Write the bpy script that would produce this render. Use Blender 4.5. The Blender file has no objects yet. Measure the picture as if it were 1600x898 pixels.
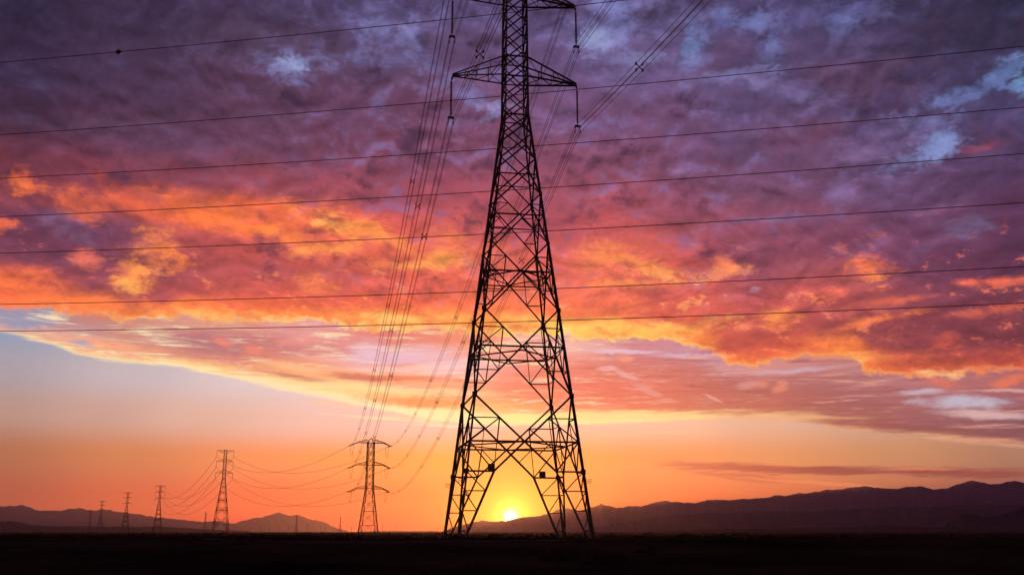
import bpy, math, random
import numpy as np
from mathutils import Vector, Matrix, noise as mnoise

random.seed(7)
rnd = random.Random(11)
SC = bpy.context.scene
COL = SC.collection

# ------------------------------------------------------------------ camera
EYE = 1.7
FPX = 1556.0                      # focal length in pixels of the 1600 px wide photograph (35 mm)
PITCH = math.radians(13.76)
CP, SP = math.cos(PITCH), math.sin(PITCH)
cam = bpy.data.cameras.new('camera')
cam.sensor_width = 36.0
cam.lens = 36.0 * FPX / 1600.0
cam.clip_start = 0.1
cam.clip_end = 60000.0
camo = bpy.data.objects.new('camera', cam)
camo.location = (0, 0, EYE)
camo.rotation_euler = (math.radians(90) + PITCH, 0, 0)
COL.objects.link(camo)
SC.camera = camo


def at(x, y, depth):
    """Point of the place seen at photo position (x, y), at this distance ahead (world y)."""
    a = (x - 800) / FPX
    b = (449 - y) / FPX
    D = CP - b * SP
    H = SP + b * CP
    return Vector((a / D * depth, depth, H / D * depth + EYE))


def azel(x, y):
    p = at(x, y, 1.0)
    p.z -= EYE
    return math.degrees(math.atan2(p.x, p.y)), math.degrees(math.atan2(p.z, math.hypot(p.x, p.y)))


# ------------------------------------------------------------------ exposure
SC.view_settings.view_transform = 'Standard'
SC.view_settings.look = 'None'
SC.view_settings.gamma = 1.0
SC.view_settings.exposure = 0.0
SC.view_settings.use_curve_mapping = False

# ------------------------------------------------------------------ sun
SUN_AZ, SUN_EL = azel(798, 807)
sun = bpy.data.lights.new('sun', 'SUN')
sun.energy = 1.5
sun.angle = math.radians(0.5)
sun.color = (1.0, 0.33, 0.05)
suno = bpy.data.objects.new('sun', sun)
sdir = Vector((math.sin(math.radians(SUN_AZ)) * math.cos(math.radians(SUN_EL)),
               math.cos(math.radians(SUN_AZ)) * math.cos(math.radians(SUN_EL)),
               math.sin(math.radians(SUN_EL))))
suno.rotation_euler = sdir.to_track_quat('Z', 'Y').to_euler()
suno.location = (0, 0, 30)
COL.objects.link(suno)

# ------------------------------------------------------------------ sky
world = bpy.data.worlds.new('World')
SC.world = world
world.use_nodes = True
NT = world.node_tree
NT.nodes.clear()
LK = NT.links


def lin(c):
    out = []
    for v in c[:3]:
        v = v / 255.0
        out.append(v / 12.92 if v <= 0.04045 else ((v + 0.055) / 1.055) ** 2.4)
    return out


def N(t, **kw):
    n = NT.nodes.new(t)
    for k, v in kw.items():
        setattr(n, k, v)
    return n


def plug(sock, v):
    if hasattr(v, 'is_output') or isinstance(v, bpy.types.NodeSocket):
        LK.new(v, sock)
    else:
        sock.default_value = v


def M(op, a, b=None, c=None, clamp=False):
    n = N('ShaderNodeMath', operation=op, use_clamp=clamp)
    plug(n.inputs[0], a)
    if b is not None:
        plug(n.inputs[1], b)
    if c is not None:
        plug(n.inputs[2], c)
    return n.outputs[0]


def VM(op, a, b=None):
    n = N('ShaderNodeVectorMath', operation=op)
    plug(n.inputs[0], a)
    if b is not None:
        if op == 'SCALE':
            plug(n.inputs[3], b)
        else:
            plug(n.inputs[1], b)
    return n.outputs['Value'] if op in ('LENGTH', 'DOT_PRODUCT', 'DISTANCE') else n.outputs[0]


def MR(v, a, b, c=0.0, d=1.0, smooth=True):
    n = N('ShaderNodeMapRange', interpolation_type='SMOOTHSTEP' if smooth else 'LINEAR')
    n.clamp = True
    plug(n.inputs[0], v)
    for i, q in enumerate((a, b, c, d)):
        plug(n.inputs[i + 1], q)
    return n.outputs[0]


def MIX(f, a, b, mode='MIX'):
    n = N('ShaderNodeMix', data_type='RGBA', blend_type=mode)
    n.clamp_factor = True
    plug(n.inputs[0], f)
    for i, q in ((6, a), (7, b)):
        if isinstance(q, (tuple, list)):
            q = tuple(lin(q)) + (1.0,)
        plug(n.inputs[i], q)
    return n.outputs[2]


def XYZ(x, y, z=0.0):
    n = N('ShaderNodeCombineXYZ')
    plug(n.inputs[0], x)
    plug(n.inputs[1], y)
    plug(n.inputs[2], z)
    return n.outputs[0]


def NOISE(vec, scale, detail=5.0, rough=0.55, off=(0, 0, 0), stretch=(1, 1, 1), dist=0.0):
    mp = N('ShaderNodeMapping')
    plug(mp.inputs[0], vec)
    mp.inputs[1].default_value = off
    mp.inputs[3].default_value = stretch
    n = N('ShaderNodeTexNoise')
    LK.new(mp.outputs[0], n.inputs['Vector'])
    n.inputs['Scale'].default_value = scale
    n.inputs['Detail'].default_value = detail
    n.inputs['Roughness'].default_value = rough
    n.inputs['Distortion'].default_value = dist
    return n


ROWS = {}


def sky_tile(name, zone, az0, az1, el0, el1):
    """One part of the sky as a node group: zone 0 clear air, 1 clear + thin sheet, 2 also the thick deck, 3 deck only.
    The parts agree where they meet; splitting only spares the renderer clouds that lie elsewhere."""
    global NT, LK
    NT = bpy.data.node_groups.new(name, 'ShaderNodeTree')
    LK = NT.links
    NT.interface.new_socket('Background', in_out='OUTPUT', socket_type='NodeSocketShader')
    tc = N('ShaderNodeTexCoord')
    d = tc.outputs['Generated']
    sep = N('ShaderNodeSeparateXYZ')
    LK.new(d, sep.inputs[0])
    dx, dy, dz = sep.outputs
    AZ = M('MULTIPLY', M('ARCTAN2', dx, dy), 57.29578)
    EL = M('MULTIPLY', M('ARCSINE', dz), 57.29578)
    P0 = XYZ(AZ, EL)
    # clouds lie in a level sheet: noise gets finer and flatter towards the horizon
    squash = M('POWER', M('MAXIMUM', M('DIVIDE', EL, 30.0), 0.02), 0.72)
    PN = XYZ(M('DIVIDE', AZ, 1.0), M('DIVIDE', M('MULTIPLY', squash, 30.0), 0.75))

    # domain warps
    w1 = NOISE(PN, 0.13, 4.0, 0.6)
    w2 = NOISE(PN, 0.45, 5.0, 0.62, (11, 3, 7))
    wv1 = VM('SUBTRACT', w1.outputs['Color'], (0.5, 0.5, 0.5))
    wv2 = VM('SUBTRACT', w2.outputs['Color'], (0.5, 0.5, 0.5))
    amp = MR(EL, 4.0, 22.0, 0.35, 1.0)
    warp = VM('ADD', VM('MULTIPLY', wv1, (4.2, 2.0, 0)), VM('MULTIPLY', wv2, (2.2, 1.3, 0)))
    warp = VM('SCALE', warp, amp)
    PW = VM('ADD', P0, warp)
    sw = N('ShaderNodeSeparateXYZ')
    LK.new(PW, sw.inputs[0])
    AW, EW = sw.outputs[0], sw.outputs[1]
    # weaker warp for blobs that have a known place
    PB = VM('ADD', P0, VM('ADD', VM('MULTIPLY', VM('SCALE', wv1, amp), (1.3, 0.7, 0)),
                          VM('MULTIPLY', VM('SCALE', wv2, amp), (1.9, 1.15, 0))))
    nB = NOISE(PN, 1.1, 5.0, 0.65, (2, 9, 4))
    NB = M('SUBTRACT', nB.outputs[0], 0.5)
    nF = NOISE(PN, 2.6, 4.0, 0.6, (5, 1, 3))
    NF = M('SUBTRACT', nF.outputs[0], 0.5)
    nS = NOISE(PN, 0.8, 5.0, 0.62, (7, 5, 3), (0.28, 2.6, 1.0), 0.6)     # streaks
    NS = M('SUBTRACT', nS.outputs[0], 0.5)
    nS2 = NOISE(PN, 2.1, 5.0, 0.65, (3, 7, 1), (0.30, 2.4, 1.0), 0.8)
    NS2 = M('SUBTRACT', nS2.outputs[0], 0.5)
    nM = NOISE(PN, 0.50, 6.0, 0.62, (21, 2, 4), (0.8, 1.25, 1), 0.4)
    nR = NOISE(VM('ADD', PN, (0.1, -0.55, 0)), 0.50, 6.0, 0.62, (21, 2, 4), (0.8, 1.25, 1), 0.4)
    NM = M('SUBTRACT', nM.outputs[0], 0.5)
    REL = M('SUBTRACT', nM.outputs[0], nR.outputs[0])      # folds lit from the low sun below
    nW = NOISE(PN, 0.85, 6.0, 0.68, (4, 8, 2), (0.62, 1.35, 1), 0.5)
    NBF = M('MULTIPLY_ADD', NF, 0.35, M('SUBTRACT', nW.outputs[0], 0.5))
    TEX = MR(M('ADD', NM, M('MULTIPLY', NB, 0.9)), -0.22, 0.14, 0.6, 1.0)
    nL = NOISE(PN, 0.32, 4.0, 0.6, (17, 5, 1))
    NL = M('SUBTRACT', nL.outputs[0], 0.5)

    def after(P, Cin):
        # evaluates P only once Cin is known: keeps the shader's working memory small
        n = N('ShaderNodeVectorMath', operation='MULTIPLY_ADD')
        LK.new(Cin, n.inputs[0])
        n.inputs[1].default_value = (1e-8, 1e-8, 1e-8)
        LK.new(P, n.inputs[2])
        return n.outputs[0]

    def curve(points, src):
        """Elevation of an edge as a function of azimuth."""
        n = N('ShaderNodeFloatCurve')
        c = n.mapping.curves[0]
        pts = []
        for x, y in points:
            a, e = azel(x, y)
            pts.append(((a + 35) / 70, e / 30))
        pts.sort()
        c.points[0].location = pts[0]
        c.points[1].location = pts[-1]
        for p in pts[1:-1]:
            c.points.new(*p)
        for p in c.points:
            p.handle_type = 'AUTO_CLAMPED'
        n.mapping.extend = 'HORIZONTAL'
        n.mapping.update()
        LK.new(MR(src, -35.0, 35.0, 0.0, 1.0, False), n.inputs['Value'])
        return M('MULTIPLY', n.outputs[0], 30.0)

    def ramp(stops, y, src):
        """One row of sky colour from left to right; each row is made once and shared."""
        global NT, LK
        key = (round(y, 2), tuple(stops))
        if key not in ROWS:
            keep = NT
            NT = bpy.data.node_groups.new('sky_row', 'ShaderNodeTree')
            NT.interface.new_socket('Azimuth', in_out='INPUT', socket_type='NodeSocketFloat')
            NT.interface.new_socket('Color', in_out='OUTPUT', socket_type='NodeSocketColor')
            LK = NT.links
            n = N('ShaderNodeValToRGB')
            r = n.color_ramp
            r.interpolation = 'EASE'
            st = sorted(((azel(x, y)[0] + 35) / 70, c) for x, c in stops)
            while len(r.elements) < len(st):
                r.elements.new(0.5)
            for el, (p, c) in zip(r.elements, st):
                el.position = p
            for el, (p, c) in zip(r.elements, st):
                el.position = p
                el.color = tuple(lin(c)) + (1,)
            gi, go = N('NodeGroupInput'), N('NodeGroupOutput')
            LK.new(MR(gi.outputs[0], -35.0, 35.0, 0.0, 1.0, False), n.inputs[0])
            LK.new(n.outputs[0], go.inputs[0])
            ROWS[key] = NT
            NT = keep
            LK = NT.links
        g = N('ShaderNodeGroup')
        g.node_tree = ROWS[key]
        LK.new(src, g.inputs[0])
        return g.outputs[0]

    def rows(table, coord, src, yof):
        """Blend of colour rows: table = [(key, y for azimuth, stops)], coord in the same unit as key."""
        col = None
        for i, (k, stops) in enumerate(table):
            c = ramp(stops, yof(k), src if col is None else M('ADD', M('MULTIPLY', VM('LENGTH', col), 1e-8), src))
            if col is None:
                col, k0 = c, k
            else:
                col = MIX(MR(coord, k0, k, 0.0, 1.0), col, c)
                k0 = k
        return col

    DPX = 0.0355          # degrees to a photo pixel
    # ---------- clear sky
    clear = [
        (826, [(0, (192, 85, 50)), (200, (226, 89, 48)), (400, (252, 90, 46)), (560, (255, 84, 26)), (640, (255, 84, 18)), (720, (255, 114, 8)), (900, (255, 104, 14)), (1000, (250, 92, 34)), (1200, (232, 96, 50)), (1400, (200, 92, 64)), (1600, (170, 82, 68))]),
        (780, [(0, (188, 91, 56)), (200, (228, 101, 54)), (400, (255, 104, 50)), (560, (255, 108, 34)), (640, (255, 116, 28)), (720, (255, 144, 24)), (900, (255, 130, 26)), (1000, (255, 112, 44)), (1200, (230, 112, 62)), (1400, (200, 106, 72)), (1600, (172, 96, 80))]),
        (720, [(0, (184, 114, 74)), (200, (218, 132, 78)), (400, (250, 146, 82)), (600, (255, 154, 64)), (720, (255, 174, 60)), (900, (255, 160, 64)), (1000, (252, 150, 78)), (1200, (230, 152, 94)), (1400, (208, 146, 100)), (1600, (180, 130, 102))]),
        (660, [(0, (186, 152, 138)), (150, (204, 164, 148)), (300, (224, 181, 162)), (500, (240, 194, 178)), (650, (247, 198, 182)), (900, (250, 196, 168)), (1050, (242, 194, 162)), (1200, (227, 181, 152)), (1400, (202, 166, 146)), (1600, (177, 148, 138))]),
        (600, [(0, (170, 162, 172)), (200, (200, 186, 190)), (400, (224, 206, 206)), (600, (238, 220, 220)), (900, (246, 210, 196)), (1600, (191, 170, 176))]),
        (540, [(0, (143, 160, 190)), (200, (173, 174, 188)), (400, (201, 192, 198)), (700, (230, 209, 214)), (1500, (195, 194, 204)), (1600, (175, 179, 199))]),
        (480, [(0, (130, 146, 184)), (400, (170, 170, 190)), (1600, (150, 160, 195))]),
    ]
    tab = [(azel(800, y)[1], st) for y, st in clear]
    yk = {azel(800, y)[1]: y for y, st in clear}
    if zone == 0:
        tab = tab[:4]
    C = rows(tab, EL, AZ, lambda k: yk[k]) if zone < 3 else None
    # air near the horizon takes its colour from the physical sky too
    sk = N('ShaderNodeTexSky')
    sk.sky_type = 'NISHITA'
    sk.sun_disc = False
    sk.sun_elevation = math.radians(SUN_EL)
    sk.sun_rotation = math.radians(SUN_AZ)
    if zone < 3:
        C = MIX(0.06, C, VM('SCALE', sk.outputs[0], 0.1))
    # glow round the sun
    sd = VM('DOT_PRODUCT', d, tuple(sdir))
    ang = M('MULTIPLY', M('ARCCOSINE', M('MINIMUM', sd, 1.0)), 57.29578)
    if zone < 3:
        C = MIX(MR(ang, 0.4, 6.8, 0.6, 0.0), C, (255, 148, 14))
        C = MIX(MR(ang, 0.3, 4.3, 0.95, 0.0), C, (255, 208, 24))
        C = MIX(MR(ang, 0.1, 2.4, 0.9, 0.0), C, (255, 240, 70))
        C = MIX(MR(ang, 0.15, 0.75, 1.0, 0.0), C, (255, 252, 180))

        g1 = M('MULTIPLY', M('POWER', MR(ang, 4.5, 0.0, 0.0, 1.0, False), 3.0), 0.8)
        g2 = M('MULTIPLY', M('POWER', MR(ang, 2.0, 0.15, 0.0, 1.0, False), 4.5), 5.0)
        C = VM('ADD', C, VM('SCALE', (1.0, 0.26, 0.01), g1))
        C = VM('ADD', C, VM('SCALE', (1.0, 0.50, 0.05), g2))

    # low thin clouds in the clear band
    def blob(Cin, x, y, rx, ry, rot, colr, f=1.0, noise=NBF, k=1.3, soft=0.75, P=PB):
        a0, e0 = azel(x, y)
        reach = max(rx, ry) * .042 * 2.2 + 1.2
        if a0 + reach < az0 or a0 - reach > az1 or e0 + reach < el0 or e0 - reach > el1:
            return Cin
        ax = (azel(x + 5, y)[0] - azel(x - 5, y)[0]) / 10 * math.cos(math.radians(0))
        ey = (azel(x, y - 5)[1] - azel(x, y + 5)[1]) / 10
        mp = N('ShaderNodeMapping', vector_type='TEXTURE')
        LK.new(after(P, Cin), mp.inputs[0])
        mp.inputs[1].default_value = (a0, e0, 0)
        mp.inputs[2].default_value = (0, 0, math.radians(rot))
        mp.inputs[3].default_value = (max(rx * ax, .02), max(ry * ey, .02), 1)
        ln = VM('LENGTH', mp.outputs[0])
        ln = M('MULTIPLY_ADD', noise, k * 2, ln)
        fac = MR(ln, 1.4, 1.4 - soft * 1.4, 0.0, f)
        if noise is NBF:
            fac = M('MULTIPLY', fac, TEX)
        return MIX(fac, Cin, colr)

    ST0 = M('ADD', NS, M('MULTIPLY', NS2, 0.7))
    PL = VM('ADD', P0, VM('MULTIPLY', wv2, (1.6, 0.35, 0)))
    for b in [
        (1165, 727, 120, 5, -3, (246, 150, 92), .7), (1120, 738, 105, 5, -5, (250, 148, 88), .7),
        (1190, 731, 135, 7, -3, (176, 86, 62), 1.0), (1300, 735, 100, 7, -1.5, (150, 74, 60), 1.0),
        (1160, 744, 90, 6, -6, (190, 92, 60), .85), (1250, 752, 120, 3, -5, (252, 150, 90), .7),
        (1480, 737, 140, 7, -1, (144, 74, 64), 1.0), (1440, 733, 60, 3, -1, (238, 140, 92), .7),
        (1560, 742, 100, 5, 0, (156, 80, 64), .8), (1040, 676, 60, 2.0, 0, (255, 205, 160), .5),
        (620, 655, 110, 2.2, -4, (255, 222, 180), .8), (700, 665, 60, 2.5, -3, (255, 235, 185), .8),
    ] if zone < 3 else []:
        C = blob(C, *b, noise=ST0, k=1.0, soft=0.75, P=PL)

    # ---------- the thin sheet between its lower edge and the thick deck
    E1p = [(-300, 470), (0, 517), (75, 538), (150, 560), (230, 568), (300, 579), (400, 600), (520, 622), (640, 647), (720, 660), (820, 664),
           (900, 662), (1000, 660), (1100, 655), (1150, 652), (1250, 656), (1350, 676), (1450, 685), (1600, 700), (1900, 720)]
    E2p = [(-300, 470), (0, 486), (60, 489), (150, 494), (200, 500), (300, 500), (400, 502), (500, 510), (600, 514), (760, 520), (850, 526),
           (900, 529), (1000, 532), (1080, 540), (1125, 552), (1150, 568), (1200, 569), (1270, 558), (1330, 562), (1370, 580), (1400, 590),
           (1500, 588), (1600, 582), (1900, 575)]
    E1 = curve(E1p, AZ)
    PE = M('MULTIPLY_ADD', NL, 2.2, AZ)
    E2 = curve(E2p, PE)
    e1n = M('ADD', EL, M('ADD', M('MULTIPLY', NS, 0.55), M('MULTIPLY', NB, 0.22)))
    mask1 = MR(M('SUBTRACT', e1n, E1), -0.10, 0.16)
    e2n = M('ADD', EL, M('ADD', M('MULTIPLY', NL, 1.6), M('ADD', M('MULTIPLY', NB, 1.1), M('MULTIPLY', NF, .3))))
    dE = M('SUBTRACT', e2n, E2)
    T = M('DIVIDE', M('SUBTRACT', M('ADD', EL, M('ADD', M('MULTIPLY', NS, 1.7), M('MULTIPLY', NB, .4))), E1),
          M('MAXIMUM', M('SUBTRACT', E2, E1), 0.3))
    sheet = [
        (0.0, [(0, (236, 196, 165)), (150, (250, 206, 168)), (300, (255, 214, 170)), (500, (255, 230, 176)), (640, (255, 236, 165)), (800, (255, 236, 150)), (900, (255, 226, 146)), (1000, (255, 214, 140)), (1150, (246, 184, 122)), (1300, (216, 142, 102)), (1450, (234, 160, 120)), (1600, (214, 148, 120))]),
        (0.14, [(0, (226, 172, 150)), (200, (246, 176, 126)), (400, (250, 192, 126)), (600, (255, 208, 124)), (750, (255, 196, 114)), (900, (246, 142, 92)), (1000, (226, 122, 88)), (1150, (196, 110, 86)), (1300, (164, 96, 86)), (1450, (142, 86, 86)), (1600, (130, 80, 84))]),
        (0.35, [(0, (216, 164, 152)), (150, (250, 172, 132)), (300, (206, 134, 122)), (400, (226, 134, 112)), (500, (250, 172, 122)), (600, (246, 174, 134)), (700, (250, 168, 126)), (850, (240, 126, 96)), (1000, (220, 114, 92)), (1150, (190, 106, 92)), (1350, (160, 96, 92)), (1500, (150, 96, 100)), (1600, (126, 82, 92))]),
        (0.65, [(0, (172, 150, 165)), (120, (192, 144, 146)), (200, (204, 142, 134)), (300, (182, 120, 124)), (400, (190, 120, 120)), (500, (212, 136, 132)), (600, (226, 162, 166)), (700, (238, 178, 174)), (850, (232, 132, 112)), (1000, (206, 116, 106)), (1150, (186, 110, 104)), (1350, (166, 104, 104)), (1500, (168, 104, 104)), (1600, (158, 98, 106))]),
        (0.92, [(0, (150, 150, 175)), (60, (160, 150, 170)), (120, (192, 134, 124)), (300, (216, 150, 132)), (500, (226, 152, 150)), (600, (222, 124, 112)), (750, (236, 142, 112)), (880, (236, 182, 170)), (1000, (202, 132, 140)), (1100, (192, 140, 154)), (1200, (206, 138, 132)), (1350, (182, 120, 120)), (1600, (176, 104, 104))]),
    ]
    S = None if zone in (0, 3) else rows(sheet, T, M('MULTIPLY_ADD', NS, 3.0, AZ), lambda k: 600)
    # filaments of the sheet
    if S is not None:
      S = MIX(M('MULTIPLY', MR(NS, 0.06, 0.24), 0.6), S, MIX(MR(AZ, 3.0, 14.0), (255, 226, 176), (222, 160, 140)))
      ST = M('ADD', NS, M('MULTIPLY', NS2, 0.8))
      S = MIX(M('MULTIPLY', MR(M('ADD', ST, M('MULTIPLY', NM, .5)), 0.03, 0.30), MR(AZ, 2.0, 12.0, 0.8, 0.38)), S, MIX(MR(AZ, 1.0, 12.0), (255, 232, 186), (228, 168, 148)))
      S = MIX(M('MULTIPLY', MR(ST, -0.02, -0.30), 0.6), S, MIX(MR(AZ, -2.0, 10.0), (222, 118, 88), (132, 78, 80)))
      S = MIX(M('MULTIPLY', MR(NS, -0.04, -0.22), 0.42), S, MIX(MR(AZ, -2.0, 10.0), (226, 120, 84), (150, 84, 80)))
      S = MIX(M('MULTIPLY', MR(T, 0.20, 0.0), MR(AZ, 6.0, 14.0, 0.8, 0.15)), S, (255, 238, 172))
      C = MIX(mask1, C, S)
    for b in [
        (28, 503, 55, 12, 0, (146, 152, 180), .9), (128, 536, 22, 5, 0, (166, 164, 186), .8),
        (1505, 628, 70, 12, -4, (196, 190, 206), .9), (1545, 648, 80, 7, -6, (226, 190, 186), .8), (1580, 610, 60, 3, -3, (225, 175, 165), .7),
        (1440, 612, 40, 4, 0, (205, 190, 205), .7),
        (605, 556, 90, 14, 6, (226, 190, 206), .8), (700, 572, 60, 14, 0, (230, 196, 206), .75), (575, 548, 30, 20, 30, (228, 196, 212), .6),
        (970, 548, 60, 4, -1, (222, 186, 202), .9), (1080, 553, 60, 4, -1, (204, 172, 198), .8), (1240, 578, 80, 4, 1, (200, 168, 184), .8),
        (1130, 541, 60, 4, 0, (210, 168, 190), .6), (330, 540, 70, 14, -8, (172, 110, 118), .7),
        (820, 653, 190, 8, 0, (255, 240, 150), .85), (1000, 650, 170, 6, 0, (255, 218, 140), .7), (640, 640, 130, 8, -9, (255, 240, 180), .85), (480, 612, 110, 5, -10, (255, 228, 180), .7),
        (1230, 652, 110, 4, -2, (240, 176, 122), .6), (900, 600, 120, 12, 0, (226, 112, 96), .5),
        (480, 592, 80, 5, -7, (196, 112, 92), .8), (610, 588, 90, 6, -2, (226, 124, 84), .8), (560, 588, 50, 5, -2, (188, 106, 92), .7),
        (650, 628, 80, 10, -2, (240, 136, 78), .8), (560, 604, 120, 7, -4, (255, 226, 158), .8), (700, 612, 80, 5, -2, (255, 214, 150), .7),
        (450, 572, 60, 6, -8, (252, 196, 140), .7), (640, 575, 120, 5, 2, (248, 206, 190), .6), (690, 645, 90, 6, -3, (255, 238, 170), .8), (510, 560, 50, 4, -5, (238, 180, 170), .6), (520, 630, 50, 3, -6, (250, 200, 150), .6),
        (200, 525, 60, 10, -12, (205, 140, 122), .7), (345, 533, 18, 7, -12, (240, 132, 110), .8), (395, 545, 15, 6, 0, (240, 136, 112), .7),
        (475, 530, 40, 8, 10, (232, 150, 140), .7),
        (1220, 604, 13, 7, 20, (222, 134, 108), .9), (1225, 595, 10, 5, 0, (226, 140, 112), .7), (975, 560, 12, 6, 0, (238, 150, 120), .8),
        (1170, 600, 18, 6, 10, (214, 150, 140), .7), (1115, 622, 16, 3, -25, (224, 160, 150), .8), (980, 585, 22, 4, -20, (230, 165, 160), .8),
        (1010, 608, 28, 5, -30, (226, 152, 140), .7), (1190, 598, 12, 6, 0, (232, 140, 120), .6), (950, 576, 14, 4, 0, (232, 170, 165), .8),
        (1575, 597, 30, 9, 12, (232, 120, 86), .85), (1470, 598, 26, 8, -8, (222, 116, 92), .7),
        (1350, 662, 90, 5, -4, (150, 84, 74), .7), (1480, 672, 120, 6, -4, (140, 84, 78), .7), (1560, 690, 60, 3, -5, (236, 150, 112), .7),
    ] if S is not None else []:
        C = blob(C, *b, noise=NS if b[3] < 9 else NBF, k=.9)

    # ---------- the thick deck
    deck = [
        (0, [(0, (244, 152, 118)), (100, (252, 164, 100)), (200, (255, 188, 102)), (350, (255, 204, 120)), (500, (255, 216, 126)), (700, (255, 214, 122)), (850, (255, 218, 118)), (1000, (255, 216, 112)), (1080, (255, 200, 96)), (1150, (255, 182, 96)), (1250, (252, 164, 88)), (1350, (255, 166, 82)), (1450, (255, 152, 90)), (1600, (250, 134, 82))]),
        (14, [(0, (252, 112, 60)), (150, (252, 126, 62)), (300, (253, 126, 60)), (400, (250, 114, 58)), (600, (253, 146, 70)), (750, (253, 154, 72)), (850, (253, 196, 92)), (1000, (253, 186, 84)), (1080, (247, 136, 66)), (1200, (232, 104, 62)), (1300, (250, 132, 60)), (1400, (220, 98, 62)), (1600, (206, 84, 66))]),
        (45, [(0, (240, 102, 66)), (100, (170, 78, 76)), (250, (174, 76, 78)), (350, (204, 86, 74)), (500, (232, 96, 72)), (650, (246, 104, 68)), (850, (250, 122, 70)), (950, (238, 112, 74)), (1050, (216, 92, 74)), (1200, (178, 76, 70)), (1350, (146, 66, 70)), (1500, (124, 56, 68)), (1600, (108, 50, 64))]),
        (85, [(0, (134, 66, 82)), (120, (116, 60, 84)), (230, (140, 66, 80)), (350, (178, 80, 80)), (500, (190, 82, 80)), (650, (236, 98, 76)), (850, (240, 112, 84)), (950, (240, 106, 80)), (1050, (216, 92, 80)), (1200, (192, 82, 80)), (1350, (162, 72, 76)), (1500, (114, 56, 74)), (1600, (100, 50, 70))]),
        (125, [(0, (102, 56, 80)), (150, (112, 66, 94)), (300, (184, 80, 80)), (450, (222, 96, 76)), (600, (236, 108, 76)), (700, (238, 112, 80)), (870, (220, 96, 86)), (950, (240, 116, 80)), (1050, (218, 94, 80)), (1200, (162, 76, 90)), (1350, (170, 80, 82)), (1450, (118, 60, 80)), (1600, (86, 46, 70))]),
        (170, [(0, (140, 66, 74)), (100, (160, 72, 74)), (200, (226, 98, 68)), (350, (246, 114, 66)), (500, (246, 114, 70)), (600, (224, 94, 80)), (700, (206, 90, 84)), (850, (172, 76, 90)), (1000, (200, 88, 82)), (1200, (136, 70, 90)), (1350, (120, 64, 90)), (1500, (96, 54, 84)), (1600, (80, 46, 74))]),
        (215, [(0, (108, 50, 62)), (100, (120, 56, 70)), (300, (132, 64, 78)), (450, (158, 74, 84)), (600, (164, 76, 90)), (750, (166, 76, 90)), (900, (166, 80, 96)), (1100, (150, 76, 96)), (1300, (124, 70, 96)), (1450, (102, 60, 90)), (1600, (84, 50, 80))]),
        (280, [(0, (63, 42, 63)), (200, (88, 56, 79)), (400, (100, 62, 87)), (600, (124, 67, 91)), (800, (133, 73, 99)), (1000, (126, 73, 100)), (1200, (109, 71, 102)), (1400, (97, 69, 106)), (1600, (73, 52, 85))]),
        (360, [(0, (49, 38, 63)), (200, (68, 48, 73)), (400, (82, 54, 79)), (600, (102, 64, 93)), (800, (115, 73, 106)), (1000, (111, 75, 112)), (1200, (93, 71, 108)), (1400, (81, 65, 100)), (1600, (73, 65, 104))]),
        (440, [(0, (36, 32, 53)), (200, (55, 43, 67)), (400, (75, 58, 83)), (600, (88, 69, 102)), (800, (99, 77, 116)), (1000, (100, 83, 126)), (1200, (84, 73, 112)), (1400, (68, 58, 93)), (1600, (52, 48, 77))]),
        (510, [(0, (28, 27, 43)), (200, (45, 38, 63)), (400, (63, 53, 83)), (600, (77, 67, 104)), (800, (86, 73, 114)), (1000, (86, 75, 114)), (1200, (77, 69, 110)), (1400, (55, 52, 81)), (1600, (37, 38, 61))]),
        (700, [(0, (21, 21, 35)), (500, (43, 40, 63)), (900, (48, 46, 71)), (1600, (25, 27, 43))]),
        (1100, [(0, (18, 19, 31)), (800, (25, 26, 41)), (1600, (18, 19, 31))]),
    ]
    dwarp = M('ADD', M('SUBTRACT', EW, E2), M('MULTIPLY', NB, 0.7))
    # stay close to the true edge low down, follow the warped field high up
    S_co = N('ShaderNodeMix', data_type='FLOAT')
    plug(S_co.inputs[0], MR(dE, 0.3, 2.5))
    plug(S_co.inputs[2], dE)
    plug(S_co.inputs[3], dwarp)
    SD = S_co.outputs[0]
    Dk = None if zone < 2 else rows([(k * DPX, st) for k, st in (deck if zone == 2 else deck[2:])][:8 if zone == 2 else 99], SD, AW, lambda k: 520 - k / DPX)
    # billows: darker and lighter folds, lit orange low down and blue-grey high up
    wisp = MIX(MR(EL, 9.5, 15.5), (252, 136, 80), (132, 92, 132))
    wisp = MIX(MR(EL, 15.0, 22.0), wisp, (112, 104, 156))
    fold = MIX(MR(EL, 9.5, 15.5), (150, 68, 76), (96, 54, 78))
    fold = MIX(MR(EL, 15.0, 23.0), fold, (58, 44, 70))
    dark_edge = MR(M('ABSOLUTE', M('ADD', AZ, -4.0)), 9.0, 26.0, 1.0, 0.12)
    far = MR(SD, 0.7, 2.2)
    hi = MR(M('ADD', NM, M('MULTIPLY', NB, 0.7)), 0.0, 0.26, 0.0, 0.62)
    lo = M('MULTIPLY', MR(M('ADD', M('MULTIPLY', NB, 0.5), M('ADD', NL, M('MULTIPLY', NM, .6))), 0.0, -0.26, 0.0, 0.8), MR(EL, 11.0, 17.0, 0.5, 1.0))
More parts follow.
